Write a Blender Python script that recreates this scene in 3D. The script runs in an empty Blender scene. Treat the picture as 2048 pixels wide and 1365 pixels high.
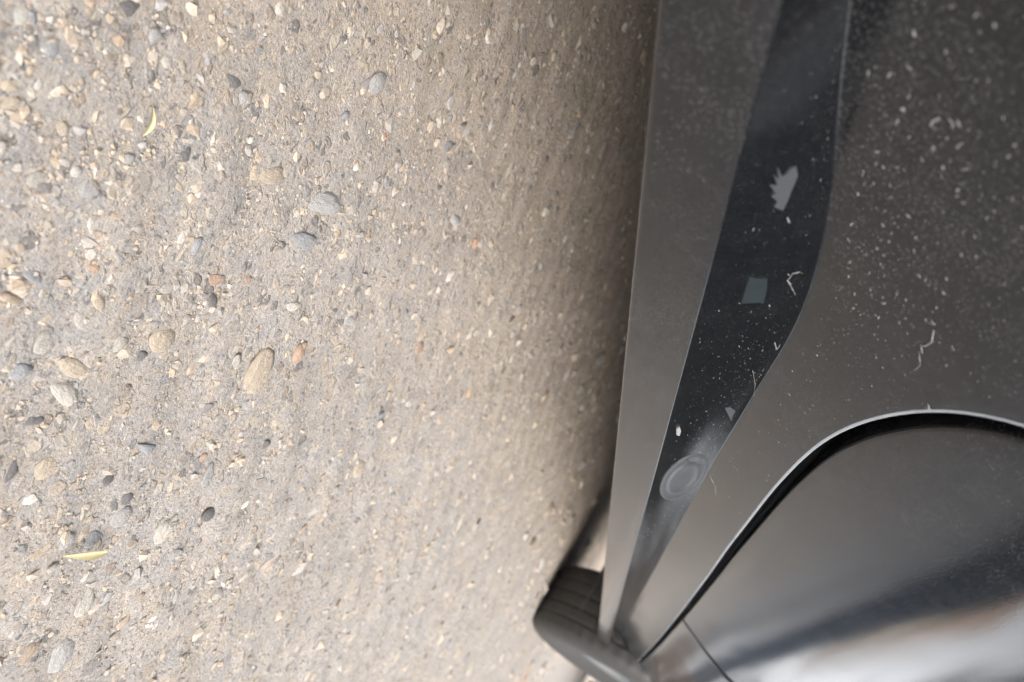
import bpy, bmesh, math, random
import numpy as np
from mathutils import Vector, Matrix
random.seed(7); rng = np.random.default_rng(7)
S = bpy.context.scene
COL = S.collection
R = math.radians

# ------------------------------------------------------------------ camera, light, exposure
H = 0.262                                   # lens height above the ground (a phone held low)
# world axes: X = away from the car, Y = forward along the car, Z = up
AX = np.array([-.514, .786, -.341]); AY = np.array([.0938, .447, .8896]); AZ = np.array([.852, .426, -.303])
FPX = 1479.0
cam = bpy.data.cameras.new('camera'); camo = bpy.data.objects.new('camera', cam); COL.objects.link(camo)
right = Vector((AX[0], AY[0], AZ[0])).normalized()
fwd = Vector((AX[2], AY[2], AZ[2])); fwd = (fwd - right * fwd.dot(right)).normalized()
up = right.cross(fwd)
m = Matrix((right, up, -fwd)).transposed().to_4x4(); m.translation = Vector((0, 0, H))
camo.matrix_world = m
cam.sensor_width = 36; cam.lens = 36 * FPX / 2048
cam.clip_start = .01; cam.clip_end = 3000
cam.dof.use_dof = True; cam.dof.focus_distance = .40; cam.dof.aperture_fstop = 9
S.camera = camo

SUN_EL, SUN_AZ = 36, 118                    # azimuth measured from +Y towards +X
w = bpy.data.worlds.new("World"); S.world = w; w.use_nodes = True
nt = w.node_tree; nt.nodes.clear()
sky = nt.nodes.new('ShaderNodeTexSky'); sky.sky_type = 'NISHITA'; sky.sun_disc = False
sky.sun_elevation = R(SUN_EL); sky.sun_rotation = R(SUN_AZ); sky.dust_density = 7; sky.air_density = 1.0; sky.ozone_density = 1
hs = nt.nodes.new('ShaderNodeHueSaturation'); hs.inputs['Saturation'].default_value = .4
bg = nt.nodes.new('ShaderNodeBackground'); bg.inputs[1].default_value = .15
wo = nt.nodes.new('ShaderNodeOutputWorld')
nt.links.new(sky.outputs[0], hs.inputs['Color']); ov = nt.nodes.new('ShaderNodeMix'); ov.data_type = 'RGBA'; ov.inputs[0].default_value = .5; ov.inputs[7].default_value = (7.6, 7.7, 8.0, 1)   # thin even cloud veiling half of the clear sky
nt.links.new(hs.outputs[0], ov.inputs[6]); nt.links.new(ov.outputs[2], bg.inputs[0]); nt.links.new(bg.outputs[0], wo.inputs[0])
sl = bpy.data.lights.new('sun', 'SUN'); sl.energy = .8; sl.angle = R(40); sl.color = (1, .97, .93)
so = bpy.data.objects.new('sun', sl); COL.objects.link(so)
sd = Vector((math.sin(R(SUN_AZ)) * math.cos(R(SUN_EL)), math.cos(R(SUN_AZ)) * math.cos(R(SUN_EL)), math.sin(R(SUN_EL))))
so.rotation_euler = sd.to_track_quat('Z', 'Y').to_euler(); so.location = (3, -3, 6)
S.view_settings.view_transform = 'Standard'; S.view_settings.look = 'None'
S.view_settings.gamma = 1; S.view_settings.use_curve_mapping = False; S.view_settings.exposure = 1.8
S.render.engine = 'CYCLES'
S.cycles.max_bounces = 8; S.cycles.use_denoising = True

# ------------------------------------------------------------------ helpers
def ray(px, py):
    """direction through a photograph pixel, in world axes"""
    c = np.array([px - 1024, py - 682.5, FPX]); return np.array([c @ AX, c @ AY, c @ AZ])
def on_ground(px, py, z=0.0):
    r = ray(px, py); t = (H - z) / -r[2]; return (r[0] * t, r[1] * t)
def new_mat(name):
    mt = bpy.data.materials.new(name); mt.use_nodes = True
    n = mt.node_tree; return mt, n, n.nodes['Principled BSDF']
def node(n, kind, **kw):
    x = n.nodes.new(kind)
    for k, v in kw.items():
        if k.startswith('i_'): x.inputs[k[2:].replace('_', ' ')].default_value = v
        else: setattr(x, k, v)
    return x
def ramp(n, src, stops):
    r = n.nodes.new('ShaderNodeValToRGB'); e = r.color_ramp.elements
    while len(e) < len(stops): e.new(.5)
    for q, (p, c) in zip(e, stops):
        q.position = p; q.color = (c, c, c, 1) if isinstance(c, (int, float)) else (*c, 1)
    n.links.new(src, r.inputs[0]); return r.outputs[0]
def mix(n, fac, a, b, mode='MIX'):
    x = n.nodes.new('ShaderNodeMix'); x.data_type = 'RGBA'; x.blend_type = mode
    for s, v in ((x.inputs[0], fac), (x.inputs[6], a), (x.inputs[7], b)):
        if hasattr(v, 'links'): n.links.new(v, s)
        elif isinstance(v, (int, float)): s.default_value = v if s == x.inputs[0] else (v, v, v, 1)
        else: s.default_value = (*v, 1)
    return x.outputs[2]
def mathn(n, op, a, b=0.0):
    x = n.nodes.new('ShaderNodeMath'); x.operation = op
    for s, v in ((x.inputs[0], a), (x.inputs[1], b)):
        if hasattr(v, 'links'): n.links.new(v, s)
        else: s.default_value = v
    return x.outputs[0]
def coords(n, scale=(1, 1, 1)):
    tc = n.nodes.new('ShaderNodeTexCoord'); mp = n.nodes.new('ShaderNodeMapping'); mp.inputs['Scale'].default_value = scale
    n.links.new(tc.outputs['Object'], mp.inputs[0]); return mp.outputs[0]
def noise(n, v, scale, detail=4, rough=.6):
    x = node(n, 'ShaderNodeTexNoise', i_Scale=scale, i_Detail=detail, i_Roughness=rough); n.links.new(v, x.inputs['Vector']); return x.outputs['Fac']
def bump(n, hgt, strength, dist, normal=None):
    b = node(n, 'ShaderNodeBump', i_Strength=strength, i_Distance=dist); n.links.new(hgt, b.inputs['Height'])
    if normal is not None: n.links.new(normal, b.inputs['Normal'])
    return b.outputs[0]
def obj(name, verts, faces, mat, parent=None, smooth=True, loc=(0, 0, 0)):
    me = bpy.data.meshes.new(name); me.from_pydata([tuple(map(float, v)) for v in verts], [], faces); me.update()
    if smooth: me.polygons.foreach_set('use_smooth', [True] * len(me.polygons))
    if mat: me.materials.append(mat)
    o = bpy.data.objects.new(name, me); COL.objects.link(o); o.location = loc
    if parent: o.parent = parent
    return o
def tag(o, label=None, cat=None, group=None, kind=None):
    for k, v in (('label', label), ('category', cat), ('group', group), ('kind', kind)):
        if v: o[k] = v
    return o
def empty(name, loc=(0, 0, 0)):
    o = bpy.data.objects.new(name, None); COL.objects.link(o); o.location = loc; o.empty_display_size = .1; return o
class G:
    """collects quads of several grids"""
    def __init__(s): s.v = []; s.f = []
    def grid(s, P, flip=False, out=(1, 0, 0)):   # P[i][j] -> point; out = the side the surface faces (None: as given)
        b = len(s.v); ni, nj = len(P), len(P[0])
        if out is not None:
            a = np.array(P, float); nn = np.cross(a[1:, :-1] - a[:-1, :-1], a[:-1, 1:] - a[:-1, :-1]).reshape(-1, 3).sum(0); flip = bool(nn @ np.array(out) < 0)
        for row in P: s.v.extend(row)
        for i in range(ni - 1):
            for j in range(nj - 1):
                q = (b + i*nj + j, b + (i+1)*nj + j, b + (i+1)*nj + j+1, b + i*nj + j+1)
                s.f.append(q[::-1] if flip else q)
    def box(s, x0, x1, y0, y1, z0, z1):
        b = len(s.v)
        s.v += [(x0,y0,z0),(x1,y0,z0),(x1,y1,z0),(x0,y1,z0),(x0,y0,z1),(x1,y0,z1),(x1,y1,z1),(x0,y1,z1)]
        s.f += [(b,b+3,b+2,b+1),(b+4,b+5,b+6,b+7),(b,b+1,b+5,b+4),(b+1,b+2,b+6,b+5),(b+2,b+3,b+7,b+6),(b+3,b,b+4,b+7)]
    def build(s, name, mat, parent=None, smooth=True): return obj(name, s.v, s.f, mat, parent, smooth)

# ------------------------------------------------------------------ materials
def paint(name='black_paint', dust=1.0):
    mt, n, p = new_mat(name)
    v = coords(n)
    big = noise(n, v, 9, 5, .6); mid = noise(n, v, 70, 6, .7); fine = noise(n, v, 900, 3, .6)
    patch = ramp(n, mathn(n, 'MULTIPLY', big, mid), [(.17, 0), (.36, 1)])
    vor = node(n, 'ShaderNodeTexVoronoi', i_Scale=520.0); n.links.new(v, vor.inputs['Vector'])
    spk = ramp(n, vor.outputs['Distance'], [(.10, 1), (.22, 0)])
    spk = mathn(n, 'MULTIPLY', spk, ramp(n, noise(n, v, 260, 2), [(.50, 0), (.62, 1)]))
    vor2 = node(n, 'ShaderNodeTexVoronoi', i_Scale=1400.0); n.links.new(v, vor2.inputs['Vector'])
    spk2 = mathn(n, 'MULTIPLY', ramp(n, vor2.outputs['Distance'], [(.14, 1), (.3, 0)]), ramp(n, noise(n, v, 500, 2), [(.48, 0), (.6, .6)]))
    spk = mathn(n, 'MULTIPLY', mathn(n, 'MAXIMUM', spk, spk2), ramp(n, big, [(.35, .15), (.6, 1)]))
    film = mathn(n, 'MULTIPLY', mathn(n, 'ADD', mathn(n, 'MULTIPLY', patch, .014), mathn(n, 'MULTIPLY', ramp(n, fine, [(.52, 0), (.68, 1)]), mathn(n, 'ADD', mathn(n, 'MULTIPLY', patch, .075), .04))), dust)
    fac = mathn(n, 'MINIMUM', mathn(n, 'ADD', film, mathn(n, 'MULTIPLY', spk, .12 * dust)), 1.0)
    col = mix(n, fac, (.0042, .0048, .0058), (.32, .315, .305))
    n.links.new(col, p.inputs['Base Color'])
    rg = mathn(n, 'ADD', mathn(n, 'MULTIPLY', mid, .10), .03)
    n.links.new(mathn(n, 'ADD', rg, mathn(n, 'MULTIPLY', fac, .5)), p.inputs['Roughness'])
    p.inputs['IOR'].default_value = 1.45
    p.inputs['Specular IOR Level'].default_value = .5
    p.inputs['Coat Weight'].default_value = .12; p.inputs['Coat Roughness'].default_value = .06; p.inputs['Coat IOR'].default_value = 1.5
    wave = noise(n, coords(n, (1, .35, 1)), 7, 2, .4)
    b = bump(n, wave, .34, .01)
    b = bump(n, noise(n, v, 700, 4, .7), .08, .0004, b)
    n.links.new(b, p.inputs['Normal']); n.links.new(b, p.inputs['Coat Normal'])
    return mt
M_paint = paint(); M_ledge = paint('wiped_black_paint', .3)
def simple(name, col, rough, metal=0, nscale=60, var=.35, bstr=.2, bdist=.001, spec=None):
    mt, n, p = new_mat(name); v = coords(n)
    f = noise(n, v, nscale, 6, .65)
    n.links.new(mix(n, f, tuple(c * (1 - var) for c in col), tuple(c * (1 + var) for c in col)), p.inputs['Base Color'])
    p.inputs['Roughness'].default_value = rough; p.inputs['Metallic'].default_value = metal
    n.links.new(bump(n, noise(n, v, nscale * 6, 4), bstr, bdist), p.inputs['Normal'])
    if spec is not None: p.inputs['Specular IOR Level'].default_value = spec
    return mt
M_rubber = simple('tyre_rubber', (.030, .029, .028), .62, nscale=50, bstr=.35)
M_seal = simple('seal_rubber', (.008, .008, .009), .55)
M_under = simple('underbody_coating', (.05, .047, .044), .9)
M_liner = simple('liner_plastic', (.03, .03, .032), .8)
M_rim = simple('rim_alloy', (.07, .075, .08), .6, metal=0, var=.1)
M_rings = simple('ring_mark', (.034, .036, .040), .34, nscale=300, var=.5)
M_glint_flake = simple('glint_and_residue', (.024, .026, .031), .6, nscale=300, var=.15)  # mirrored sky put into a grey tone; also colours the small flake
M_lip = simple('edge_highlight', (.19, .205, .22), .4, nscale=45, var=.4)  # sky highlight along the seam edge put into its colour
M_phone_refl = simple('phone_reflection', (.008, .0125, .015), .35, nscale=300, var=.2)  # mirrored phone put into a blue-grey tone
M_speck = simple('pale_dust', (.17, .165, .16), .9, nscale=400, var=.4)
M_leaf = simple('yellow_leaf', (.40, .345, .20), .7, nscale=90, var=.3)
M_glass, n_, p_ = new_mat('window_glass'); p_.inputs['Base Color'].default_value = (.02, .025, .027, 1); p_.inputs['Roughness'].default_value = .03
n_.links.new(bump(n_, noise(n_, coords(n_), 3, 1), .05, .002), p_.inputs['Normal'])

def ground_mat():
    mt, n, p = new_mat('packed_grit'); v = coords(n)
    n1 = noise(n, v, 7, 5, .6); n2 = noise(n, v, 60, 6, .7); n3 = noise(n, v, 420, 6, .75)
    c = mix(n, ramp(n, n1, [(.38, 0), (.62, 1)]), (.42, .36, .30), (.39, .36, .335))
    c = mix(n, ramp(n, n2, [(.42, 0), (.62, .8)]), c, (.33, .325, .325))
    c = mix(n, ramp(n, noise(n, v, 150, 5, .7), [(.30, .8), (.42, 0)]), c, (.20, .19, .185))
    sx = n.nodes.new('ShaderNodeSeparateXYZ'); n.links.new(v, sx.inputs[0])
    yard = ramp(n, mathn(n, 'MULTIPLY', sx.outputs[0], .25), [(.07, 0), (.24, 1)])
    c = mix(n, ramp(n, mathn(n, 'MULTIPLY', sx.outputs[0], -1.0), [(.10, 0), (.45, .55)]), c, (.47, .345, .235))  # browner by the car: warm bounce light put into the ground colour
    c = mix(n, yard, c, (.30, .325, .365))  # unseen outer ground, greyed to cool its reflection in the paint
    c = mix(n, ramp(n, n3, [(.30, .85), (.47, 0)]), c, (.15, .135, .125))
    c = mix(n, ramp(n, n3, [(.54, 0), (.68, .7)]), c, (.62, .57, .50))
    nz = node(n, 'ShaderNodeTexNoise', i_Scale=90.0, i_Detail=3.0); n.links.new(v, nz.inputs['Vector'])
    ad = n.nodes.new('ShaderNodeVectorMath'); ad.operation = 'MULTIPLY_ADD'; n.links.new(nz.outputs['Color'], ad.inputs[0]); ad.inputs[1].default_value = (.012, .012, .012); n.links.new(v, ad.inputs[2])
    hs_ = []
    for sc_, cut, wgt in ((58.0, .62, .42), (95.0, .55, .75), (190.0, .45, .75), (420.0, .35, .8)):     # chips of aggregate worn flush with the paste, three sizes
        vo = node(n, 'ShaderNodeTexVoronoi', i_Scale=sc_); n.links.new(ad.outputs[0], vo.inputs['Vector'])
        sp = n.nodes.new('ShaderNodeSeparateColor'); n.links.new(vo.outputs['Color'], sp.inputs[0])
        body_ = ramp(n, vo.outputs['Distance'], [(.30, 1), (.42, 0)])
        on = mathn(n, 'MULTIPLY', body_, ramp(n, sp.outputs[0], [(cut - .02, 0), (cut + .02, wgt)]))
        rc = n.nodes.new('ShaderNodeValToRGB'); e = rc.color_ramp.elements; rc.color_ramp.interpolation = 'CONSTANT'
        tones = [(.25, .24, .235), (.37, .315, .26), (.48, .395, .305), (.16, .15, .15), (.42, .385, .35), (.52, .455, .37), (.31, .25, .20), (.34, .325, .31)]
        while len(e) < len(tones): e.new(.5)
        for q, (el, t_) in enumerate(zip(e, tones)): el.position = q / len(tones); el.color = (*t_, 1)
        n.links.new(sp.outputs[1], rc.inputs[0]); c = mix(n, on, c, rc.outputs[0]); hs_.append(on)
    c = mix(n, 1.0, c, (.74, .74, .74), 'MULTIPLY')
    n.links.new(c, p.inputs['Base Color']); p.inputs['Roughness'].default_value = .92; p.inputs['Specular IOR Level'].default_value = .25
    b = bump(n, n3, 1.0, .0016); b = bump(n, hs_[0], .6, .002, b); b = bump(n, hs_[1], .7, .0014, b); b = bump(n, hs_[2], .6, .0009, b); 
    b = bump(n, n2, .5, .002, b)
    n.links.new(b, p.inputs['Normal'])
    return mt
M_ground = ground_mat()
def stone_mat(name, attr):
    mt, n, p = new_mat(name); v = coords(n)
    if attr:
        a = n.nodes.new('ShaderNodeAttribute'); a.attribute_name = 'Col'; base = a.outputs['Color']
    else:
        oi = n.nodes.new('ShaderNodeObjectInfo'); base = oi.outputs['Color']
    f = noise(n, v, 600 if attr else 3.0, 6, .75)
    g = ramp(n, f, [(.3, .56), (.7, .98)])
    n.links.new(mix(n, 1.0, base, g, 'MULTIPLY'), p.inputs['Base Color'])
    p.inputs['Roughness'].default_value = .85; p.inputs['Specular IOR Level'].default_value = .3
    n.links.new(bump(n, f, .5, .0008 if attr else .08), p.inputs['Normal'])
    return mt
M_grit = stone_mat('grit_stone', True); M_stone = stone_mat('pebble_stone', False)

# ------------------------------------------------------------------ ground
def gh(x, y):                               # gentle relief of the packed ground, in metres
    return (.0022 * np.sin(x * 9 + 1.3 * np.sin(y * 5)) * np.cos(y * 7.3 + 2) + .0012 * np.sin(x * 31 + y * 17) + .0006 * np.sin(y * 43 - x * 23 + 1)
            + .0007 * np.sin(x * 97 + 2 * np.sin(y * 61)) + .0006 * np.sin(y * 121 + 2 * np.sin(x * 83)))
xs = np.concatenate([[-60, -20, -6, -2.6], np.linspace(-1.9, 1.4, 420), [2.2, 6, 20, 60]])
ys = np.concatenate([[-60, -20, -6, -2], np.linspace(-.9, 3.2, 520), [4, 8, 20, 60, 400]])
X, Y = np.meshgrid(xs, ys, indexing='ij')
Z = np.where((np.abs(X + .25) < 1.7) & (Y > -1) & (Y < 3.3), gh(X, Y), 0) + np.where((np.abs(X + .25) < 1.65) & (Y > -.9) & (Y < 3.2), rng.normal(0, .0006, X.shape), 0)
nx, ny = X.shape
me = bpy.data.meshes.new('ground'); V = np.stack([X, Y, Z], -1).reshape(-1, 3)
I = (np.arange(nx - 1)[:, None] * ny + np.arange(ny - 1)[None, :]).ravel()
F = np.stack([I, I + ny, I + ny + 1, I + 1], 1)
def fast_mesh(name, V, F, mat, parent=None, smooth=True, col=None):
    me = bpy.data.meshes.new(name); k = F.shape[1]
    me.vertices.add(len(V)); me.vertices.foreach_set('co', V.astype(np.float32).ravel())
    me.loops.add(F.size); me.loops.foreach_set('vertex_index', F.astype(np.int32).ravel())
    me.polygons.add(len(F)); me.polygons.foreach_set('loop_start', np.arange(0, F.size, k, dtype=np.int32))
    me.polygons.foreach_set('use_smooth', np.full(len(F), smooth)); me.update(calc_edges=True)
    if col is not None:
        a = me.color_attributes.new('Col', 'FLOAT_COLOR', 'POINT'); a.data.foreach_set('color', np.concatenate([col, np.ones((len(col), 1))], 1).astype(np.float32).ravel())
    me.materials.append(mat); o = bpy.data.objects.new(name, me); COL.objects.link(o)
    if parent: o.parent = parent
    return o
ground = tag(fast_mesh('ground', V, F, M_ground), kind='structure')
field = obj('terrain', [(-1500, -1500, -.03), (1500, -1500, -.03), (1500, 1500, -.03), (-1500, 1500, -.03)], [(0, 1, 2, 3)], M_ground, smooth=False)
tag(field, kind='structure')

# stone shapes shared by grit and pebbles
def ico(sub):
    bm = bmesh.new(); bmesh.ops.create_icosphere(bm, subdivisions=sub, radius=1)
    v = np.array([q.co[:] for q in bm.verts]); f = np.array([[q.index for q in p.verts] for p in bm.faces]); bm.free(); return v, f
i1v, i1f = ico(1); i2v, i2f = ico(2)
def rough_shape(v, amp, facets):
    v = v.copy(); r = np.ones(len(v))
    for _ in range(facets):                 # cut by random planes: angular broken faces
        d = rng.normal(size=3); d /= np.linalg.norm(d); h = rng.uniform(.55, .88); t = v @ d
        v = v - np.clip(t - h, 0, None)[:, None] * d
    return v * (1 + rng.normal(0, amp, (len(v), 1)))
palette = [((.47, .39, .30), 26), ((.40, .37, .34), 22), ((.30, .30, .31), 14), ((.54, .50, .44), 12), ((.20, .21, .235), 7), ((.50, .36, .25), 7),
           ((.36, .28, .21), 8), ((.60, .57, .52), 2.5), ((.085, .085, .10), 3), ((.52, .27, .16), 1.5)]
pc = np.array([c for c, _ in palette]); pw = np.array([w_ for _, w_ in palette], float); pw /= pw.sum()
def grit(N, name, rmin, rmax, smin):
    r = np.exp(rng.uniform(math.log(rmin), math.log(rmax), N)); th = rng.uniform(R(-75), R(95), N)    # 0 = +Y
    x = r * np.sin(-th) * -1; y = r * np.cos(th)
    dist = np.sqrt(r * r + H * H)
    size = np.maximum(smin, .0030 * dist) * np.clip(rng.pareto(1.9, N) * .8 + .75, .75, 6.5) * .5
    sh = [rough_shape(i1v, .14, 5) for _ in range(12)]; sh = np.array(sh)
    k = rng.integers(0, 12, N); base = sh[k]                                  # N,12,3
    sc = np.stack([size * rng.uniform(.7, 1.35, N), size * rng.uniform(.7, 1.35, N), size * rng.uniform(.28, .6, N)], 1)
    a = rng.uniform(0, 2 * math.pi, N); tl = rng.normal(0, .3, N)
    P = base * sc[:, None, :] * 1.15
    z = P[..., 2] * np.cos(tl)[:, None] + P[..., 0] * np.sin(tl)[:, None]; x0 = P[..., 0] * np.cos(tl)[:, None] - P[..., 2] * np.sin(tl)[:, None]
    X_ = x0 * np.cos(a)[:, None] - P[..., 1] * np.sin(a)[:, None] + x[:, None]; Y_ = x0 * np.sin(a)[:, None] + P[..., 1] * np.cos(a)[:, None] + y[:, None]
    z = z + gh(x, y)[:, None] + (-sc[:, 2] * rng.uniform(.35, .95, N))[:, None]
    V = np.stack([X_, Y_, z], -1).reshape(-1, 3); F = (i1f[None] + (np.arange(N) * 12)[:, None, None]).reshape(-1, 3)
    c = pc[rng.choice(len(pc), N, p=pw)] * rng.uniform(.8, 1.2, (N, 1)); mt_ = np.where(rng.random((N, 1)) < .6, np.array([[.42, .345, .265]]), np.array([[.37, .335, .30]])); kx = rng.uniform(.1, .7, (N, 1)); c = kx * c + (1 - kx) * mt_ * rng.uniform(.8, 1.1, (N, 1))
    c = np.repeat(c, 12, 0)
    return tag(fast_mesh(name, V, F, M_grit, ground, False, c), kind='stuff')
grit(120000, 'gravel', .06, 4.2, .0011)

# pebbles one can pick out: each an object of its own, pressed into the ground
shapes = []
for q in range(10):
    v = rough_shape(i2v, .03, 3 if q < 5 else 11)
    me = bpy.data.meshes.new('stone'); me.from_pydata([tuple(t) for t in v], [], [tuple(int(i) for i in f) for f in i2f]); me.update()
    me.polygons.foreach_set('use_smooth', [True] * len(me.polygons)); me.materials.append(M_stone); shapes.append(me)
def stone(x, y, a, b, h, rot, col, shape, lift=.0):
    o = bpy.data.objects.new('stone', shapes[shape]); COL.objects.link(o); o.parent = ground
    o.location = (x, y, float(gh(x, y)) + lift); o.scale = (a, b, h); o.rotation_euler = (random.gauss(0, .12), random.gauss(0, .12), rot); o.color = (*col, 1)
    return o
WHITE, PALE, GREY, BLUE, DARK, TAN, ORG, BRN = (.54, .52, .48), (.46, .43, .385), (.37, .365, .36), (.28, .29, .31), (.11, .11, .12), (.47, .39, .30), (.46, .31, .22), (.36, .28, .21)
# photograph position, long and short size in photograph pixels, long-axis angle in the photograph, colour, rounded?
picked = [(40,32,64,44,5,WHITE,1),(262,20,72,52,10,DARK,0),(335,60,34,22,70,BLUE,0),(315,75,34,28,80,GREY,1),(105,95,46,34,30,BLUE,0),(155,75,20,16,0,PALE,1),
 (335,122,34,26,40,PALE,0),(465,160,52,28,120,DARK,0),(460,25,20,14,0,GREY,0),(20,205,60,34,10,TAN,0),(55,230,24,20,0,DARK,0),(80,170,30,24,60,WHITE,0),(65,140,26,20,20,TAN,0),
 (75,358,52,34,8,PALE,1),(180,378,50,36,0,GREY,1),(150,343,24,24,0,WHITE,1),(372,308,44,32,30,DARK,0),(255,318,24,22,0,GREY,1),(285,290,20,18,0,WHITE,0),(485,195,24,30,0,GREY,0),
 (755,165,34,48,0,GREY,0),(900,295,24,44,80,BLUE,0),(520,100,14,24,90,BLUE,0),(640,150,16,22,0,TAN,0),(25,160,24,14,90,DARK,0),(118,405,30,22,0,GREY,0),
 (192,540,36,32,20,ORG,0),(430,562,24,32,80,ORG,1),(338,578,22,44,80,PALE,1),(303,585,36,28,150,TAN,1),(50,500,24,18,40,TAN,1),(185,450,44,22,100,WHITE,0),(270,455,30,22,20,PALE,0),
 (305,635,28,20,90,PALE,0),(170,645,40,30,110,PALE,1),(330,680,60,46,10,TAN,1),(65,555,50,30,150,BLUE,0),(425,600,34,22,60,DARK,0),(520,745,46,84,0,TAN,1),(475,730,28,52,20,PALE,0),
 (602,712,34,40,0,ORG,0),(845,700,16,20,0,ORG,1),(150,740,70,40,150,TAN,0),(135,790,80,34,130,PALE,0),(240,690,34,34,0,PALE,1),(290,715,26,26,0,DARK,0),(48,745,52,44,0,BLUE,0),
 (70,845,30,42,80,DARK,0),(20,940,40,54,0,DARK,0),(95,940,48,44,0,TAN,1),(212,960,26,30,100,DARK,0),(295,900,50,22,140,BLUE,0),(248,995,20,22,0,DARK,1),(238,1032,34,38,0,GREY,1),(413,1027,30,24,0,DARK,1),
 (410,945,26,50,10,GREY,0),(406,916,14,16,0,ORG,1),(330,1060,44,50,0,PALE,0),(528,886,20,20,0,DARK,0),(180,1078,34,30,0,BLUE,1),(125,1080,34,30,0,GREY,1),(340,1105,24,46,80,GREY,0),
 (170,1200,36,66,10,PALE,0),(213,1200,26,40,20,GREY,0),(124,1312,52,44,20,GREY,1),(60,1305,36,44,0,BRN,0),(280,1196,14,18,0,BRN,0),(570,1280,14,44,30,PALE,0),(350,1190,18,50,20,GREY,0),
 (600,480,56,18,165,BLUE,0),(640,405,80,22,165,GREY,0),(560,490,26,18,150,DARK,0),(390,490,24,40,0,BLUE,0),(667,620,12,20,60,DARK,0),(700,640,30,44,60,GREY,0),(757,835,14,24,90,BLUE,0),(812,625,16,24,60,BLUE,0),
 (942,275,22,28,70,TAN,1),(895,330,14,18,0,PALE,1),(880,375,12,28,80,DARK,0),(990,375,14,20,60,DARK,0),(1092,318,14,22,60,DARK,0),(930,250,12,26,80,DARK,0),(912,440,28,50,60,GREY,0),(1050,410,12,26,60,BLUE,0),
 (655,925,14,30,60,BLUE,0),(610,695,16,20,0,ORG,0),(718,940,20,24,0,TAN,1),(665,980,20,26,60,PALE,1),(545,350,60,40,0,TAN,0),(200,610,46,26,120,TAN,0),(100,690,60,50,0,PALE,0),(30,600,30,50,60,BRN,0),
 (420,420,34,28,0,PALE,0),(430,1190,40,24,50,PALE,0),(505,1080,24,34,60,GREY,0),(620,1120,18,30,60,BLUE,0),(5,300,30,40,0,PALE,0),(128,255,30,40,20,TAN,0),(585,610,28,20,10,PALE,0),(372,640,26,22,0,PALE,0),
 (1046,1356,7,9,90,(.46,.30,.23),1),(1100,1020,12,12,0,BRN,0),(690,75,14,20,0,DARK,0),(735,80,12,16,0,DARK,0),(1090,75,10,14,0,BLUE,0),(100,1130,34,20,0,PALE,0),(465,60,18,40,80,PALE,0)]
for (px, py, la, sa, ang, c, rd) in picked:
    x, y = on_ground(px, py); L2 = la / 2; a = R(ang)
    x1, y1 = on_ground(px + L2 * math.cos(a), py - L2 * math.sin(a)); x2, y2 = on_ground(px - L2 * math.cos(a), py + L2 * math.sin(a))
    x3, y3 = on_ground(px + sa / 2 * math.sin(a), py + sa / 2 * math.cos(a)); x4, y4 = on_ground(px - sa / 2 * math.sin(a), py - sa / 2 * math.cos(a))
    A_ = math.hypot(x2 - x1, y2 - y1) / 2; B_ = math.hypot(x4 - x3, y4 - y3) / 2; B_ = min(max(B_, .4 * A_), 1.6 * A_)
    k = random.uniform(.88, 1.08); c = tuple(.8 * t * k + .2 * g_ for t, g_ in zip(c, (.40, .36, .31)))
    h = min(A_, B_) * (.5 if rd else .6)
    stone(x, y, A_ * 1.05, B_ * 1.05, h, math.atan2(y2 - y1, x2 - x1), c, random.randrange(5) if rd else random.randrange(5, 10), lift=h * random.uniform(-.4, -.1))
n_more = 0
while n_more < 185:
    r = math.exp(random.uniform(math.log(.07), math.log(1.3))); th = random.uniform(R(-70), R(95))
    x, y = r * math.sin(th), r * math.cos(th)
    if x < -.5: continue
    s = .0105 * math.hypot(r, H) * random.uniform(.7, 1.5) * .5
    c = pc[np.random.RandomState(n_more).choice(len(pc), p=pw)] * random.uniform(.8, 1.2)
    h = s * random.uniform(.45, .7)
    stone(x, y, s * random.uniform(.9, 1.5), s * random.uniform(.7, 1), h, random.uniform(0, 6.28), tuple(c), random.randrange(10), lift=h * random.uniform(-.35, 0)); n_more += 1

# two narrow fallen leaves
def leaf(p0, p1, wpx, name_label):
    (x0, y0), (x1, y1) = on_ground(*p0), on_ground(*p1)
    d = Vector((x1 - x0, y1 - y0, 0)); Ln = d.length; u = d / Ln; s = Vector((-u.y, u.x, 0)); cx, cy = (x0 + x1) / 2, (y0 + y1) / 2
    W = Ln * wpx; P = []
    for layer in (0, 1):
        for i in range(13):
            t = i / 12; wd = W * (math.sin(math.pi * min(1, t * .95 + .03)) ** .8) * (.55 + .45 * t); z = .0035 + .0022 * math.sin(t * 3.1) + .0003 * layer
            row = []
            for j in range(5):
                q = (j / 4 - .5); c = u * ((t - .5) * Ln) + s * (q * wd + .03 * Ln * math.sin(t * 3)); row.append((c.x, c.y, z + abs(q) * wd * .5))
            P.append(row)
    g = G(); g.grid(P[:13], out=(0, 0, -1)); g.grid(P[13:], out=(0, 0, 1))
    o = g.build('fallen_leaf', M_leaf); o.location = (cx, cy, float(gh(cx, cy)))
    return tag(o, name_label, 'leaf', 'narrow yellow leaves on the gravel')
leaf((294, 205), (275, 268), .24, 'thin yellow leaf standing upright in the picture, between the dark stones at upper left')
leaf((112, 1104), (202, 1097), .20, 'thin yellow leaf lying crosswise against two grey pebbles at the lower left')

# ------------------------------------------------------------------ car
car = empty('parked_car', (-1.0, 1.1, 0))
tag(car, 'dusty black car with its lower side, door seams and front tyre seen from close by', 'car')
OFF = Vector((1.0, -1.1, 0))                # parts are written in world coordinates and shifted to the car's own base
def P3(s, z, depth=0.0): return (fX(s, z) - depth, s, z + H)
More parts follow.
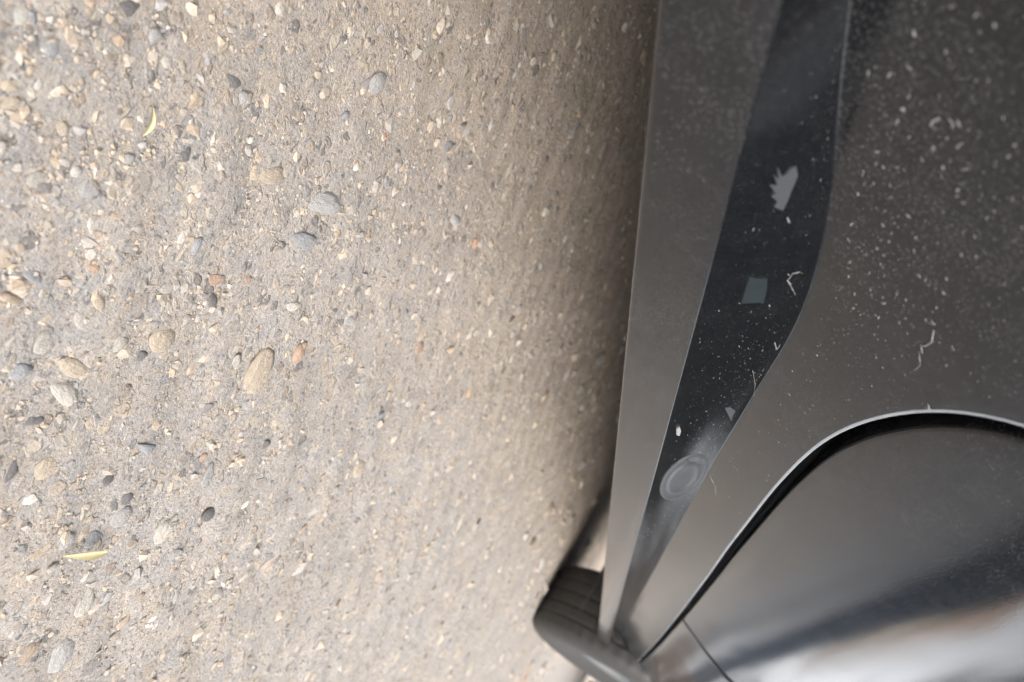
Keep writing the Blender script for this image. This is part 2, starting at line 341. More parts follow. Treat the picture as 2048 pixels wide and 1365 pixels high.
# height (relative to the lens) of the upper crease of the sill ledge, along the car
CT = [(-.2, -.03), (.10, -.029), (.144, -.025), (.163, -.017), (.186, -.011), (.221, -.003), (.25, .003), (.298, .006), (.344, .003), (.393, .002), (.504, -.001), (.711, -.004), (.854, -.006), (1.156, -.010), (1.628, -.020), (2.3, -.028)]
cs = np.array([a for a, _ in CT]); cz = np.array([b for _, b in CT])
ss = np.linspace(-.2, 2.3, 1001); zz = np.interp(ss, cs, cz)
ker = np.hanning(61); ker /= ker.sum(); zzs = np.convolve(np.pad(zz, 30, mode='edge'), ker, 'valid')
def zC(s): return float(np.interp(s, ss, zzs))
PZ = np.array([-.04, 0, .045, .095, .125, .16, .20, .30, .42, .55, .66]); PX = np.array([-.192, -.180, -.164, -.1415, -.130, -.122, -.116, -.107, -.103, -.110, -.130])
from_z = np.linspace(-.05, .7, 400); pxs = np.interp(from_z, PZ, PX); kk = np.hanning(23); kk /= kk.sum(); pxs = np.convolve(np.pad(pxs, 11, mode='edge'), kk, 'valid')
def fX(s, z): return float(np.interp(z, from_z, pxs))
# centre line of the seam round the doors, solved from its traced outline on the curved side
GP = [(2048,845),(1990,838),(1950,835),(1900,834),(1850,836),(1800,842),(1760,850),(1700,870),(1640,905),(1600,945),(1559,985),(1500,1058),(1461,1105),(1430,1148),(1374,1219),(1318,1285),(1285,1324)]
seam = []
for p in GP:
    Xg = -.16; r = ray(*p)
    for _ in range(30): t = Xg / r[0]; Xg = .5 * Xg + .5 * fX(0, t * r[2])
    seam.append((t * r[1], t * r[2]))
s0, z0 = seam[0]; s1, z1 = seam[2]
sl_ = (s1 - s0) / (z1 - z0)
top_part = [(s0 + sl_ * .3 * (z - z0) - .02 * (z - z0), z) for z in (.62, .5, .4, .3, .22, .17)]
tail = [(2.25, .052)]
mid_s = [q for q in seam if q[0] < 1.9]
curve = top_part + mid_s + tail
def smooth_curve(pts, n):
    pts = np.array(pts); d = np.r_[0, np.cumsum(np.hypot(*np.diff(pts, axis=0).T))]
    u = np.linspace(0, d[-1], 2000); c = np.stack([np.interp(u, d, pts[:, 0]), np.interp(u, d, pts[:, 1])], 1)
    for _ in range(3):
        k = np.hanning(61 if True else 3); k /= k.sum()
        c = np.stack([np.convolve(np.pad(c[:, i], 30, mode='reflect', reflect_type='odd'), k, 'valid') for i in (0, 1)], 1)
    w_ = np.r_[0, np.cumsum(np.hypot(*np.diff(c, axis=0).T) / (.15 + c[1:, 0]))]; u = np.linspace(0, w_[-1], n)
    return np.stack([np.interp(u, w_, c[:, 0]), np.interp(u, w_, c[:, 1])], 1)
SC = smooth_curve(curve, 260)               # from the top of the rear door edge down and then forward
T = np.gradient(SC, axis=0); T /= np.linalg.norm(T, axis=1)[:, None]
NB = np.stack([T[:, 1], -T[:, 0]], 1)      # towards the body (rearwards, downwards)
if NB[0, 0] > 0: NB = -NB
WHEEL_F, WHEEL_R, WZ, ARCH = 2.52, -.36, .065, .345
def s_front(z): return WHEEL_F - math.sqrt(max(.0, ARCH ** 2 - (z - WZ) ** 2))
def s_rear(z): return WHEEL_R + math.sqrt(max(.0, ARCH ** 2 - (z - WZ) ** 2)) if z < WZ + ARCH * .98 else WHEEL_R + .07
GAP = .0066
def edge_rows(c, nrm, z_of=None, gap=GAP, rad=.0017, depth=.022):
    """lip of a panel: from deep in the seam out to the visible surface"""
    out = []
    for dd, off in ((depth, 0), (depth * .5, 0), (rad, 0), (rad * .55, rad * .12), (rad * .25, rad * .35), (rad * .07, rad * .65), (0, rad)):
        q = c + nrm * (gap / 2 + off); out.append((q[0], q[1], dd))
    return out
def bez(a, b, c, n):
    a, b, c = map(np.array, (a, b, c)); return [tuple((1-t)**2*a + 2*t*(1-t)*b + t*t*c) for t in np.linspace(0, 1, n)]
def corner(p, q, r, rad, n):                # rounded corner at q, points in (x, z)
    p, q, r = map(np.array, (p, q, r)); u = (p - q) / np.linalg.norm(p - q); v = (r - q) / np.linalg.norm(r - q)
    return bez(q + u * min(rad, .49*np.linalg.norm(p-q)), q, q + v * min(rad, .49*np.linalg.norm(r-q)), n)
def sill_profile(s):
    zc = zC(s); xc = fX(s, zc); soft = .0008
    upp = (fX(s, zc + .006), zc + .006); C_ = (xc, zc); B_ = (-.152, -.032); A_ = (-.1555, -.064); U_ = (-.185, -.070); V_ = (-.23, -.062)
    pts = corner(upp, C_, B_, soft, 7) + corner(C_, B_, A_, .0005, 6) + corner(B_, A_, U_, .0028, 6) + [U_, V_, (-.26, -.03)]
    return pts
body = G(); NR = 26
split = int(np.argmax(SC[:, 1] < .20))
lower, upper = [], []
sA = .0
n_low = len(SC) - split
for i in range(split, len(SC)):
    c, nb = SC[i], NB[i]
    t = (i - split) / (n_low - 1)
    # foot of this column on the sill
    s_target = c[0]
    w_ = np.clip((c[0] - .27) / .35, 0, 1); lead = SC[split][0]
    s_foot = c[0] * 1.0 if c[0] > .62 else None
    lower.append((c, nb))
arc = np.array([c[0] + 0 for c, _ in lower])
dl = np.r_[0, np.cumsum(np.hypot(*np.diff(np.array([c for c, _ in lower]), axis=0).T))]
i62 = int(np.argmax(arc > .62)); 
cols = []
for k, (c, nb) in enumerate(lower):
    if k >= i62: sf = arc[k]
    else: sf = .02 + (arc[i62] - .02) * (dl[k] / dl[i62])
    sf = min(sf, 2.19)
    prof = sill_profile(sf)
    colp = []
    for (s, z, dd) in edge_rows(c, nb): colp.append((min(s, s_front(z)), z, dd, None))
    a = colp[-1]; x0_, z0_ = prof[0]
    for j in range(1, NR):
        u = j / NR; s = a[0] + (sf - a[0]) * u; z = a[1] + (z0_ - a[1]) * u
        colp.append((s, z, 0, None))
    for (x, z) in prof: colp.append((min(sf, s_front(z)), z, 0, x))
    cols.append([(x if x is not None else fX(s, z)) - dd if x is None else x for (s, z, dd, x) in colp] and
                [((fX(s, z) - dd) if x is None else x, min(s, s_front(z)), z + H) for (s, z, dd, x) in colp])
K0, K1 = 35, 42
body.grid([c[:K0 + 1] for c in cols]); body.grid([c[K1:] for c in cols])
ledge_g = G(); ledge_g.grid([c[K0:K1 + 1] for c in cols])
ucols = []
p0 = cols[0]; nlip = 7
for i in range(0, split + 1):
    c, nb = SC[i], NB[i]; u = (split - i) / split
    colp = [P3(s, z, dd) for (s, z, dd) in edge_rows(c, nb)]
    a = (colp[-1][1], colp[-1][2] - H); zl = zC(.02) + u * (.62 - zC(.02)); sr = .02
    if zl > WZ + .2: sr = .02
    for j in range(1, NR + 1):
        q = j / NR; s = a[0] + (sr - a[0]) * q; z = a[1] + (zl - a[1]) * q; colp.append(P3(s, z))
    ucols.append(colp)
body.grid(ucols)
# panel round the rear arch
rq = []
for i in range(41):
    u = i / 40; z = -.05 + u * .67
    rq.append([P3(s_rear(z) + (.02 - s_rear(z)) * j / 6, z) for j in range(7)])
body.grid(rq)
def shift(o):
    o.data.transform(Matrix.Translation(OFF)); o.parent = car; return o
bp = shift(body.build('sill_panel', M_paint))
bp['label'] = 'dusty black lower panel with a recessed dark ledge along it'

lo = shift(ledge_g.build('sill_ledge', M_ledge)); lo['label'] = 'glossy near-black recessed ledge tapering along the sill'
# rear door skin, front door skin
B_S0, B_S1 = 1.055, 1.10                   # seam between the doors leans slightly forward
def sB(z): return B_S0 + (z - .05) * .35 if z < .2 else B_S0 + .0525 + (z - .2) * .1
iB = int(np.argmin(np.abs(SC[:, 0] - (B_S0 - .004))))
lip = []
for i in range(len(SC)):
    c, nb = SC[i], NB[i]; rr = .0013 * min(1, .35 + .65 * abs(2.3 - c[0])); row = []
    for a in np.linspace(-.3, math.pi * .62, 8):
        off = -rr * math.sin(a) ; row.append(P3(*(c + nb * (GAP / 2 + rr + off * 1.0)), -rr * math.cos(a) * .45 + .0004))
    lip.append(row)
g = G(); g.grid(lip); lp = shift(g.build('panel_lip', M_lip)); lp['label'] = 'thin rolled edge of the lower panel along the door seam, pale for its sky highlight'
rd = []
N1 = iB + 1
for i in range(N1):
    c, nd = SC[i], -NB[i]; er = edge_rows(c, nd); colp = [P3(*q) for q in er]
    a = (er[-1][0], er[-1][1]); u = 1 - i / (N1 - 1)
    zb = SC[iB][1] + GAP / 2 + .0017 + (.62 - SC[iB][1]) * (u ** 1.0); sb = sB(zb) - .0016
    for j in range(1, 41):
        q = j / 40; colp.append(P3(a[0] + (sb - .0006 - a[0]) * q, a[1] + (zb - a[1]) * q))
    colp.append(P3(sb, zb, .0006)); colp.append(P3(sb + .0003, zb, .015))
    rd.append(colp)
g = G(); g.grid(rd, True); rear_door = shift(g.build('rear_door', M_paint)); rear_door['label'] = 'black rear door with a rounded lower rear corner'
fd = []
for i in range(61):
    s_b = B_S0 + .0016 + (2.06 - B_S0) * i / 60
    zl = float(np.interp(s_b, SC[iB - 5:, 0], SC[iB - 5:, 1])); k = int(np.argmin(np.abs(SC[:, 0] - s_b)))
    colp = []
    for (s, z, dd) in edge_rows(np.array([s_b, zl]), np.array([0, 1.])): colp.append((s, z, dd))
    z_a = colp[-1][1]
    for j in range(1, 41): colp.append((s_b, z_a + (.62 - z_a) * j / 40, 0))
    lean = lambda z: (sB(z) - B_S0) * (1 - i / 60)
    row = [P3(s + lean(z), z, dd + (.0008 if i in (0, 60) else 0)) for (s, z, dd) in colp]
    if i == 0: fd.append([P3(s + lean(z), z, .015) for (s, z, dd) in colp])
    fd.append(row)
    if i == 60: fd.append([P3(s, z, .015) for (s, z, dd) in colp])
g = G(); g.grid(fd); front_door = shift(g.build('front_door', M_paint)); front_door['label'] = 'black front door meeting the rear door at a thin seam'
# fender above the front arch and nose
fe = []
for i in range(49):
    th = math.pi * (1.02 - 1.05 * i / 48); ax, az = WHEEL_F + ARCH * math.cos(th), WZ + ARCH * math.sin(th)
    u = i / 48
    if u < .3: ob = (2.065, .06 + (.60 - .06) * u / .3)
    elif u < .75: ob = (2.065 + (3.15 - 2.065) * (u - .3) / .45, .60 - .08 * (u - .3) / .45)
    else: ob = (3.15 + .05 * math.sin((u - .75) * 12), .52 - .60 * (u - .75) / .25)
    row = [(fX(0, az) - .05 - .0, ax + .0, az + H)] + [(fX(0, az) - .003, ax, az + H)]
    for j in range(0, 13):
        q = j / 12; s = ax + (ob[0] - ax) * q; z = az + (ob[1] - az) * q
        fl = .034 * math.exp(-q * 6) * min(1, max(0, (z + .0) / .15)); row.append((fX(s, z) + fl - max(0, s - 2.75) ** 2 * .9, s, z + H))
    fe.append(row)
g = G(); g.grid(fe); shift(g.build('front_wing', M_paint))
fe = []
for i in range(49):
    th = math.pi * (-.03 + 1.06 * i / 48); ax, az = WHEEL_R + ARCH * math.cos(th), WZ + ARCH * math.sin(th); u = i / 48
    if u < .3: ob = (s_rear(-.05) + .03, -.05 + .67 * u / .3) if False else (.02, .1 + .52 * u / .3)
    elif u < .75: ob = (.02 - 1.0 * (u - .3) / .45, .62 - .04 * (u - .3) / .45)
    else: ob = (-.98, .58 - .62 * (u - .75) / .25)
    row = [(fX(0, az) - .05, ax, az + H)]
    for j in range(0, 13):
        q = j / 12; s = ax + (ob[0] - ax) * q; z = az + (ob[1] - az) * q; row.append((fX(s, z) - .002 - max(0, -s - .6) ** 2 * .9, s, z + H))
    fe.append(row)
g = G(); g.grid(fe, True); shift(g.build('rear_wing', M_paint))

# black jamb and rubber seal behind the seam
js = []
for i in range(len(SC)):
    c, nb = SC[i], NB[i]
    js.append([P3(*(c + nb * d), dep) for d, dep in ((.02, .034), (.004, .026), (0, .022), (-.004, .026), (-.02, .034))])
g = G(); g.grid(js); shift(g.build('door_seal', M_seal))
bs = [[P3(sB(z) + d, z, .016) for d in (-.012, .012)] for z in np.linspace(.05, .62, 30)]
g = G(); g.grid(bs); shift(g.build('pillar_seal', M_seal))

# wheels
def lathe(prof, n, cx, axis_len=1):
    return [[(px_, r * math.cos(a), r * math.sin(a)) for (px_, r) in prof] for a in np.linspace(0, 2 * math.pi, n + 1)]
def make_wheel(loc, steer, label=None):
    RAD, W2 = .335, .098
    rimg = G(); rimg.grid(P=lathe([(a_, r_ * .83) for a_, r_ in [(-.07, .19), (-.06, .2), (.03, .2), (.074, .19), (.082, .199), (.083, .192), (.07, .18), (-.01, .17), (-.02, .06), (.01, .05), (.012, .0)]], 48, 0), out=None)
    rim = rimg.build('wheel', M_rim)
    for k in range(5):
        a = k * 2 * math.pi / 5; ca, sa = math.cos(a), math.sin(a); b = len(rimg.v)
        sp = [(-.01, .04, -.03), (-.01, .04, .03), (-.01, .15, .018), (-.01, .15, -.018), (.03, .04, -.022), (.03, .04, .022), (.03, .15, .014), (.03, .15, -.014)]
        vv = [(x, r * ca - t * sa, r * sa + t * ca) for x, r, t in sp]
        obj('spoke', vv, [(0,1,2,3),(4,7,6,5),(0,4,5,1),(1,5,6,2),(2,6,7,3),(3,7,4,0)], M_rim, rim, smooth=False)
    # tread with circumferential grooves and crosswise cuts
    prof = [(-.083, .160), (-.104, .225), (-.108, .270), (-.106, .295), (-.098, .314)]
    xs_ = np.linspace(-.084, .084, 57)
    for x in xs_:
        gd = 0
        for gx in (-.052, -.018, .018, .052):
            if abs(x - gx) < .0032: gd = .0035
        prof.append((x, RAD - .0080 * abs(x / .084) ** 3.5 - gd))
    prof += [(.098, .314), (.106, .295), (.108, .270), (.104, .225), (.083, .160)]
    NS = 216; P = []
    for i in range(NS + 1):
        a = 2 * math.pi * i / NS; row = []
        for (x, r) in prof:
            cut = .0025 if (i % 4 == 0 and (abs(x) > .056) and r > .318) else (.002 if (i % 6 == 3 and abs(x) < .05 and r > .32) else 0)
            row.append((x, (r - cut) * math.cos(a), (r - cut) * math.sin(a)))
        P.append(row)
    tg = G(); tg.grid(P, False, None); ty = tg.build('tyre', M_rubber, rim)
    rim.location = Vector(loc) + OFF; rim.rotation_euler = (0, 0, steer); rim.parent = car
    if label: rim['label'] = label
    return rim
wf = make_wheel((-.212, WHEEL_F - .13, .322), R(-3), 'front wheel with a worn black grooved tyre')
wr = make_wheel((-.262, WHEEL_R, .322), 0)
CW = -1.92                                  # X of the far side
for src, st in ((wf, R(-3)), (wr, 0)):
    c = src.copy(); COL.objects.link(c); c.location.x = CW + 1.0 + .06; c.rotation_euler = (0, 0, math.pi + st); c['label'] = 'wheel on the far side'
    for ch in src.children:
        d = ch.copy(); COL.objects.link(d); d.parent = c
# liners round the wheels
for cy in (WHEEL_F, WHEEL_R):
    P = [[(x, cy + (ARCH + .012) * math.cos(a), WZ + H + (ARCH + .012) * math.sin(a)) for x in (-.135, -.25, -.42)] for a in np.linspace(0, math.pi + .38, 40)]
    g = G(); g.grid(P); g.grid([[(-.42, cy + r * math.cos(a), WZ + H + r * math.sin(a)) for r in (.02, .357)] for a in np.linspace(0, math.pi + .38, 40)])
    shift(g.build('wheel_liner', M_liner))
# floor pan
g = G(); g.box(-1.80, -.235, .05, 2.15, H - .035, H + .0); g.box(-1.7, -.45, -1.1, .05, H - .01, H + .03); g.box(-1.7, -.45, 2.15, 3.2, H - .01, H + .03)
shift(g.build('underbody', M_under, smooth=False))
g = G(); g.box(-.78, -.19, 2.12, 2.135, H - .14, H - .036); shift(g.build('added_shade_box', M_liner, smooth=False))  # box added under the car to darken the pale gap by the tyre
# bonnet, roof, boot and glass closing the car above
def strip(name, pts, mat, xe=-.13, xw=-1.87, crown=.03):
    P = [[(xe + (xw - xe) * j / 16 + 0, s, z + H + crown * math.sin(math.pi * j / 16)) for j in range(17)] for s, z in pts]
    g = G(); g.grid(P, out=(0, (1 if pts[0][0] > 1.4 and pts[0][0] > pts[-1][0] else -1) * .7, 1)); return shift(g.build(name, mat))
strip('bonnet', [(3.2, -.05), (3.22, .3), (3.12, .5), (2.9, .56), (2.5, .61), (2.15, .655)], M_paint)
strip('boot_lid', [(-.35, .655), (-.8, .64), (-1.0, .6), (-1.05, .4), (-1.02, -.02)], M_paint)
strip('windscreen', [(2.15, .655), (1.8, .87), (1.45, 1.05)], M_glass, -.2, -1.8)
strip('rear_window', [(.05, 1.06), (-.15, .88), (-.35, .655)], M_glass, -.2, -1.8)
strip('roof', [(1.45, 1.05), (1.1, 1.10), (.6, 1.12), (.05, 1.06)], M_paint, -.28, -1.72)
for side, xo, xi in ((0, -.118, -.29), (1, -1.882, -1.71)):
    for nm, (a0, a1, b0, b1) in (('side_window', (.12, 1.06, .16, 1.06)), ('side_window', (1.1, 2.1, 1.1, 1.45))):
        P = [[(xo + (xi - xo) * t, a0 + (b0 - a0) * t + ((a1 + (b1 - a1) * t) - (a0 + (b0 - a0) * t)) * u, H + .63 + t * .44) for u in np.linspace(0, 1, 9)] for t in np.linspace(0, 1, 7)]
        g = G(); g.grid(P); shift(g.build(nm, M_glass))
    P = [[(xo + (xi - xo) * t - (.004 if side == 0 else -.004), -.35 + (2.5) * u + t * (.4 - u * 1.1), H + .62 + t * .455) for u in np.linspace(0, 1, 9)] for t in np.linspace(0, 1, 7)]
    g = G(); g.grid(P); shift(g.build('pillar_frame', M_seal))
g = G(); g.grid([[(-1.9, s, H + z) for z in np.linspace(-.06, .64, 5)] for s in np.linspace(-1.0, 3.15, 6)]); shift(g.build('far_side_panel', M_paint))

# raised oval rings on the sill ledge
def on_ledge(px, py, x):
    r = ray(px, py); t = x / r[0]; return Vector((x, t * r[1], t * r[2] + H))
# surface point and normal of the ledge at s, fraction f from B (0) to C (1)
def ledge(s, f):
    zc = zC(s); xc = fX(s, zc); p = Vector((-.152 + (xc + .152) * f, s, -.032 + (zc + .032) * f + H)); e = Vector((xc + .152, 0, zc + .032)).normalized()
    return p, e, Vector((-e.z, 0, e.x)) * (-1)
def ledge_px(s, f):
    p, e, nn = ledge(s, f); q = (p.x, p.y, p.z - H); c = q[0]*AX + q[1]*AY + q[2]*AZ
    return 1024 + FPX*c[0]/c[2], 682.5 + FPX*c[1]/c[2]
LG = [(s_, f_, *ledge_px(s_, f_)) for s_ in np.linspace(.1, 1.2, 300) for f_ in np.linspace(.05, .95, 10)]
def ledge_hit(px, py):
    b = min(LG, key=lambda t: (t[2] - px) ** 2 + (t[3] - py) ** 2); s_, f_ = b[0], b[1]; ds, df = .002, .05
    for _ in range(12):
        c = min(((s_ + a * ds, f_ + q * df) for a in (-1, -.5, 0, .5, 1) for q in (-1, -.5, 0, .5, 1)), key=lambda t: math.dist(ledge_px(*t), (px, py)))
        s_, f_ = c; ds *= .6; df *= .6
    return s_, f_
sp_, fp_ = ledge_hit(1366, 958); pc_, e_, n0 = ledge(sp_, fp_)
g = G(); P = []
for a in np.linspace(0, 2 * math.pi, 49):
    row = []
    for r, h in ((.0158, -.0002), (.0154, .0007), (.0142, .0009), (.0132, .0002), (.0108, .0002), (.0102, .0010), (.0088, .0011), (.0080, .0004), (.004, .0005), (0, .0006)):
        q = pc_ + Vector((0, 1, 0)) * (3.7 * r * math.cos(a)) + e_ * (1.05 * r * math.sin(a)) + n0 * (h + .0002); row.append(tuple(q))
    P.append(row)
g.grid(P); o = shift(g.build('ledge_rings', M_rings)); o['label'] = 'oval ringed mark on the dark ledge'

# sky and phone reflections put in as thin coloured patches, plus small crumbs
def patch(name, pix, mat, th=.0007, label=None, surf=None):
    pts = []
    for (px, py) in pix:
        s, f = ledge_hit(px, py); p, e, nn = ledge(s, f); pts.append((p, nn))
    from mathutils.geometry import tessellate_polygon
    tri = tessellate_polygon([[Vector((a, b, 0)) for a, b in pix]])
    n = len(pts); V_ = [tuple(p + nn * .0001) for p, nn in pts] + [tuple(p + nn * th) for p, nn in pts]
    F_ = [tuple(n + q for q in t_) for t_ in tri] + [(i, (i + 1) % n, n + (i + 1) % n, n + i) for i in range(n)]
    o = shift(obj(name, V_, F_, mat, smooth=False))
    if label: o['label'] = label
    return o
patch('glint_and_flake', [(1552,332),(1561,352),(1570,348),(1579,336),(1590,332),(1593,350),(1588,364),(1581,380),(1575,397),(1564,420),(1546,412),(1553,402),(1541,392),(1549,386),(1537,368),(1552,370),(1545,348),(1555,358)], M_glint_flake, label='pale jagged patch standing for sky mirrored in the dark ledge')
patch('glint_and_flake', [(1498,552),(1512,556),(1534,556),(1532,580),(1526,606),(1516,604),(1482,606),(1490,580)], M_phone_refl, label='squarish blue-grey patch standing for a phone mirrored in the dark ledge')
patch('glint_and_flake', [(1449,816),(1460,814),(1470,822),(1464,832),(1462,842),(1457,832)], M_glint_flake, label='small pale triangular flake on the ledge')
patch('glint_and_flake', [(1352,856),(1358,852),(1361,860),(1358,870),(1352,868)], M_speck, th=.0012, label='cream crumb on the ledge above the oval rings')

# pale dust specks and curls lying on the paint: real little flakes, joined
V_, F_ = [], []
def speck(P_, e1, e2, nn, a, b):
    k = len(V_); m_ = 5
    for i in range(m_):
        t = 2 * math.pi * i / m_; rr = random.uniform(.6, 1.1); q = P_ + e1 * (a * rr * math.cos(t)) + e2 * (b * rr * math.sin(t)) + nn * .00008; V_.append(tuple(q))
    V_.append(tuple(P_ + nn * (.0001 + min(a, b) * .5)))
    for i in range(m_): F_.append((k + i, k + (i + 1) % m_, k + m_))
def surf_frame(s, z):
    p = Vector((fX(s, z), s, z + H)); e = Vector((fX(s, z + .002) - fX(s, z - .002), 0, .004)).normalized(); return p, e, Vector((e.z, 0, -e.x))
def inside_panel(s, z):
    k = int(np.argmin((SC[:, 0] - s) ** 2 + (SC[:, 1] - z) ** 2)); d = (np.array([s, z]) - SC[k]) @ NB[k]; return d > .006
cnt = 0
while cnt < 1500:
    s = random.uniform(.09, .6) if random.random() < .7 else random.gauss(.2, .05); z = random.uniform(-.01, .12)
    if random.random() < (z - .02) / .06: continue
    if s < .06 or z < zC(s) + .008 or not inside_panel(s, z): continue
    if random.random() > .25 + .75 * math.exp(-((s - .22) / .12) ** 2): continue
    p, e, nn = surf_frame(s, z); th = random.gauss(.4, .5); e1 = Vector((0, math.cos(th), 0)) + e * math.sin(th); e1.normalize(); e2 = nn.cross(e1)
    a = .00013 * random.paretovariate(2.2); a = min(a, .0006); speck(p, e1, e2, nn, a * random.uniform(.9, 2.4), a * random.uniform(.4, .8)); cnt += 1
for q in range(2600):
    s = .13 + .6 * random.random() ** 1.3; f = random.random() ** .7; p, e, nn = ledge(s, .06 + .88 * f)
    th = random.gauss(.2, .3); e1 = (Vector((0, math.cos(th), 0)) + e * math.sin(th)).normalized(); e2 = nn.cross(e1)
    a = min(.00009 * random.paretovariate(2.2), .0005) * (s / .3) ** .5; speck(p, e1, e2, nn, a * random.uniform(1, 3.2), a * random.uniform(.3, .6))
def curl(pix, wd, ledge_surface=True):     # a thin fibre following traced points
    pts = []
    for (px, py) in pix:
        if ledge_surface: s, f = ledge_hit(px, py); p, e, nn = ledge(s, f)
        else:
            r = ray(px, py); Xg = -.16
            for _ in range(30): t = Xg / r[0]; Xg = .5 * Xg + .5 * fX(0, t * r[2])
            p, e, nn = surf_frame(t * r[1], t * r[2])
        pts.append((p, nn))
    for (a, na), (b, nb_) in zip(pts, pts[1:]):
        d = (b - a); L_ = d.length
        if L_ < 1e-6: continue
        e1 = d / L_; e2 = na.cross(e1); k = len(V_); w1 = wd * random.uniform(.35, .8)
        V_.extend([tuple(a + e2 * w1 + na * .0002), tuple(a - e2 * w1 + na * .0002), tuple(b - e2 * w1 + na * .0003), tuple(b + e2 * w1 + na * .0003), tuple((a + b) / 2 + na * .0006)])
        F_.extend([(k, k+1, k+4), (k+1, k+2, k+4), (k+2, k+3, k+4), (k+3, k, k+4)])
curl([(1600,545),(1586,547),(1574,562),(1582,570)], .00030); curl([(1574,562),(1584,578),(1590,590)], .00028)
curl([(1572,432),(1578,446)], .00035); curl([(1549,686),(1553,700),(1560,690)], .0003); curl([(1505,742),(1510,770),(1506,800)], .00015)
curl([(1868,660),(1864,684),(1850,692),(1842,690),(1846,706),(1838,704)], .00035, False); curl([(1838,706),(1842,728),(1830,740),(1820,744)], .00018, False)
curl([(1862,640),(1870,648),(1858,646)], .0003, False); curl([(1880,236),(1866,242),(1862,252)], .0004, False); curl([(1898,236),(1908,248),(1904,256)], .0003, False)
curl([(1418,950),(1430,972),(1432,990)], .0002, False); curl([(1856,808),(1860,818),(1850,814)], .0005, False)
o = shift(obj('dust_speck', V_, F_, M_speck, smooth=False)); o['kind'] = 'stuff'

# ------------------------------------------------------------------ unseen surroundings the paint mirrors: wall, houses and trees, some added to darken reflections
def leafmat(name, c):
    return simple(name, c, .7, nscale=3, var=.5)
M_hedge = leafmat('hedge_leaves', (.035, .05, .045)); M_wall = simple('pale_render', (.6, .56, .5), .9, nscale=2, var=.08)
M_roof = simple('clay_roof', (.48, .36, .29), .9, nscale=4); M_bark = simple('bark', (.12, .09, .07), .9)
def hedge(x, y0, y1, h, label):
    rg = np.random.default_rng(int(x * 10 + y0 * 3 + 999)); n = 16000
    c = np.stack([x + rg.uniform(-.5, .5, n), rg.uniform(y0, y1, n), rg.uniform(0.05, h, n) * (1 - .12 * rg.random(n))], 1)
    c[:, 2] += .15 * np.sin(c[:, 1] * 2.1)*c[:, 2]/h
    a = rg.normal(size=(n, 3)) * .09; b = rg.normal(size=(n, 3)) * .09
    V = np.stack([c - a, c + b, c + a, c - b], 1).reshape(-1, 3); F = np.arange(4 * n).reshape(-1, 4)
    hd = fast_mesh('hedge', V, F, M_hedge, None, False); return tag(hd, label, 'hedge')
M_bwall = simple('blue_grey_render', (.060, .080, .105), .8, nscale=2, var=.25)
yw = empty('yard_wall', (7.5, 25, 0)); tag(yw, 'long blue-grey yard wall across from the car, seen only as the dark band mirrored in the door', 'wall')
g = G(); g.box(-.1, .1, -40, 60, -.05, 2.3); g.build('wall_face', M_bwall, yw, False)
g = G(); g.box(-.16, .16, -40, 60, 2.303, 2.38); g.build('coping', M_bwall, yw, False)

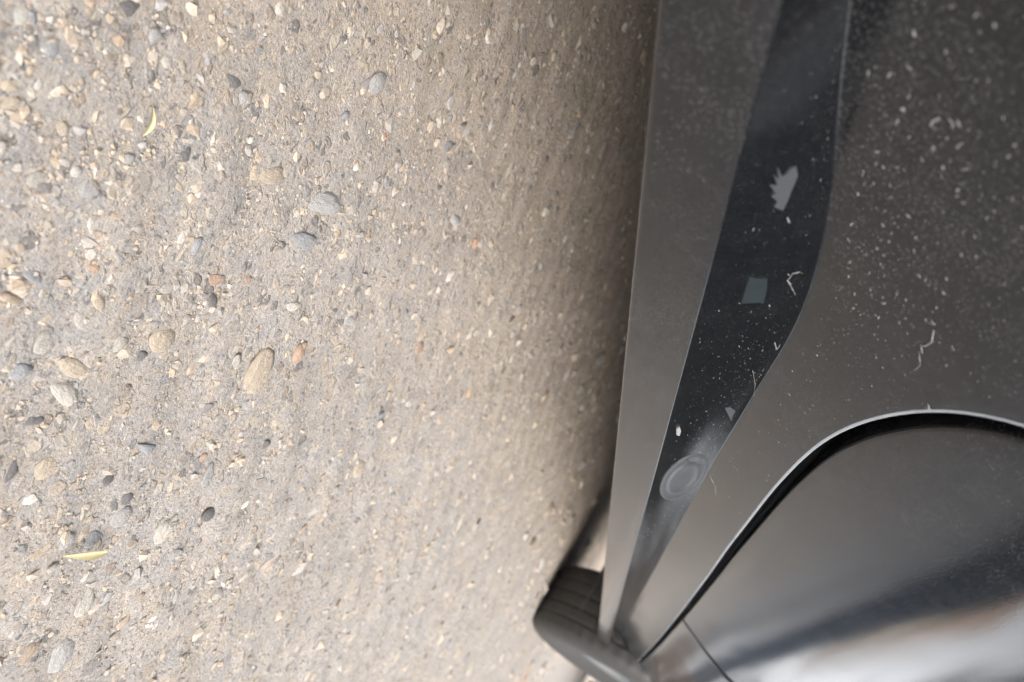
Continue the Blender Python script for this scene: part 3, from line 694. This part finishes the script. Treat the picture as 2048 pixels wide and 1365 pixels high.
def tree(x, y, trunk_h, r, n, label):
    t = empty('unseen_tree', (x, y, 0)); tag(t, label, 'tree', 'unseen trees round the yard')
    rg = np.random.default_rng(int(abs(x * 31 + y * 7) + 5)); P = [[(rr * math.cos(a), rr * math.sin(a), z) for a in np.linspace(0, 2 * math.pi, 13)] for z, rr in ((-.05, .24), (.4, .17), (trunk_h * .6, .14), (trunk_h, .11), (trunk_h + r, .04))]
    g = G(); g.grid(P, out=None); g.build('trunk', M_bark, t)
    cl = rg.normal(size=(60, 3)); cl /= np.linalg.norm(cl, axis=1)[:, None]; cl *= (rg.random((60, 1)) ** .4) * r * np.array([1, 1, .75]); cl[:, 2] += trunk_h + r * .75
    c = cl[rg.integers(0, 60, n)] + rg.normal(size=(n, 3)) * r * .16
    a = rg.normal(size=(n, 3)) * .07; b = rg.normal(size=(n, 3)) * .07
    V = np.stack([c - a, c + b, c + a, c - b], 1).reshape(-1, 3); F = np.arange(4 * n).reshape(-1, 4)
    o = fast_mesh('crown', V, F, M_hedge, t, False); return t
tree(.5, 7.5, 2.5, 3.3, 34000, 'leafy tree standing ahead of the car, seen only as dark mirroring in the ledge')
tree(3.6, 6.2, 4.2, 2.8, 22000, 'leafy tree added unseen ahead of the car, to darken the sky mirrored in the ledge')  # added crown keeping bright sky out of the ledge crease

M_peach = simple('peach_render', (.78, .68, .58), .9, nscale=1.5, var=.06); M_pane = simple('house_pane', (.10, .12, .15), .25, nscale=1)
def house(x, y, wd, dp, h, mat, label):
    t = empty('house', (x, y, 0)); tag(t, label, 'house', 'houses beyond the yard wall')
    g = G(); g.box(-dp/2, dp/2, -wd/2, wd/2, -.05, h); g.build('house_wall', mat, t, False)
    obj('roof', [(-dp/2-.4, -wd/2-.4, h+.003), (dp/2+.4, -wd/2-.4, h+.003), (dp/2+.4, wd/2+.4, h+.003), (-dp/2-.4, wd/2+.4, h+.003), (0, -wd/2-.4, h+1.8), (0, wd/2+.4, h+1.8)],
        [(0,3,2,1), (0,4,5,3), (1,2,5,4), (0,1,4), (2,3,5)], M_roof, t, smooth=False)
    k = int(wd / 2.4)
    for i in range(k):
        for zf in ((1.0, 2.3), (3.8, 5.1)) if h > 5 else ((1.0, 2.3),):
            yy = -wd/2 + (i + .5) * wd / k
            g = G(); g.box(-dp/2 - .05, -dp/2 + .02, yy - .6, yy + .6, *zf); wn = g.build('window', M_wall, t, False)
            g = G(); g.box(-dp/2 - .06, -dp/2 - .052, yy - .5, yy + .5, zf[0] + .1, zf[1] - .1); g.build('pane', M_pane, wn, False)
house(13, 34, 9, 7, 4.2, M_peach, 'peach house with a tiled roof beyond the yard wall, mirrored as a warm smear')
house(15, 14, 8, 7, 3.4, M_wall, 'pale single-storey house beyond the yard wall, nearly hidden behind it in the mirror image')
tree(-.7, 10.5, .3, 1.95, 16000, 'low rounded bush added unseen ahead of the car, to darken the far end of the ledge')  # added bush covering low sky mirrored at the ledge's far end
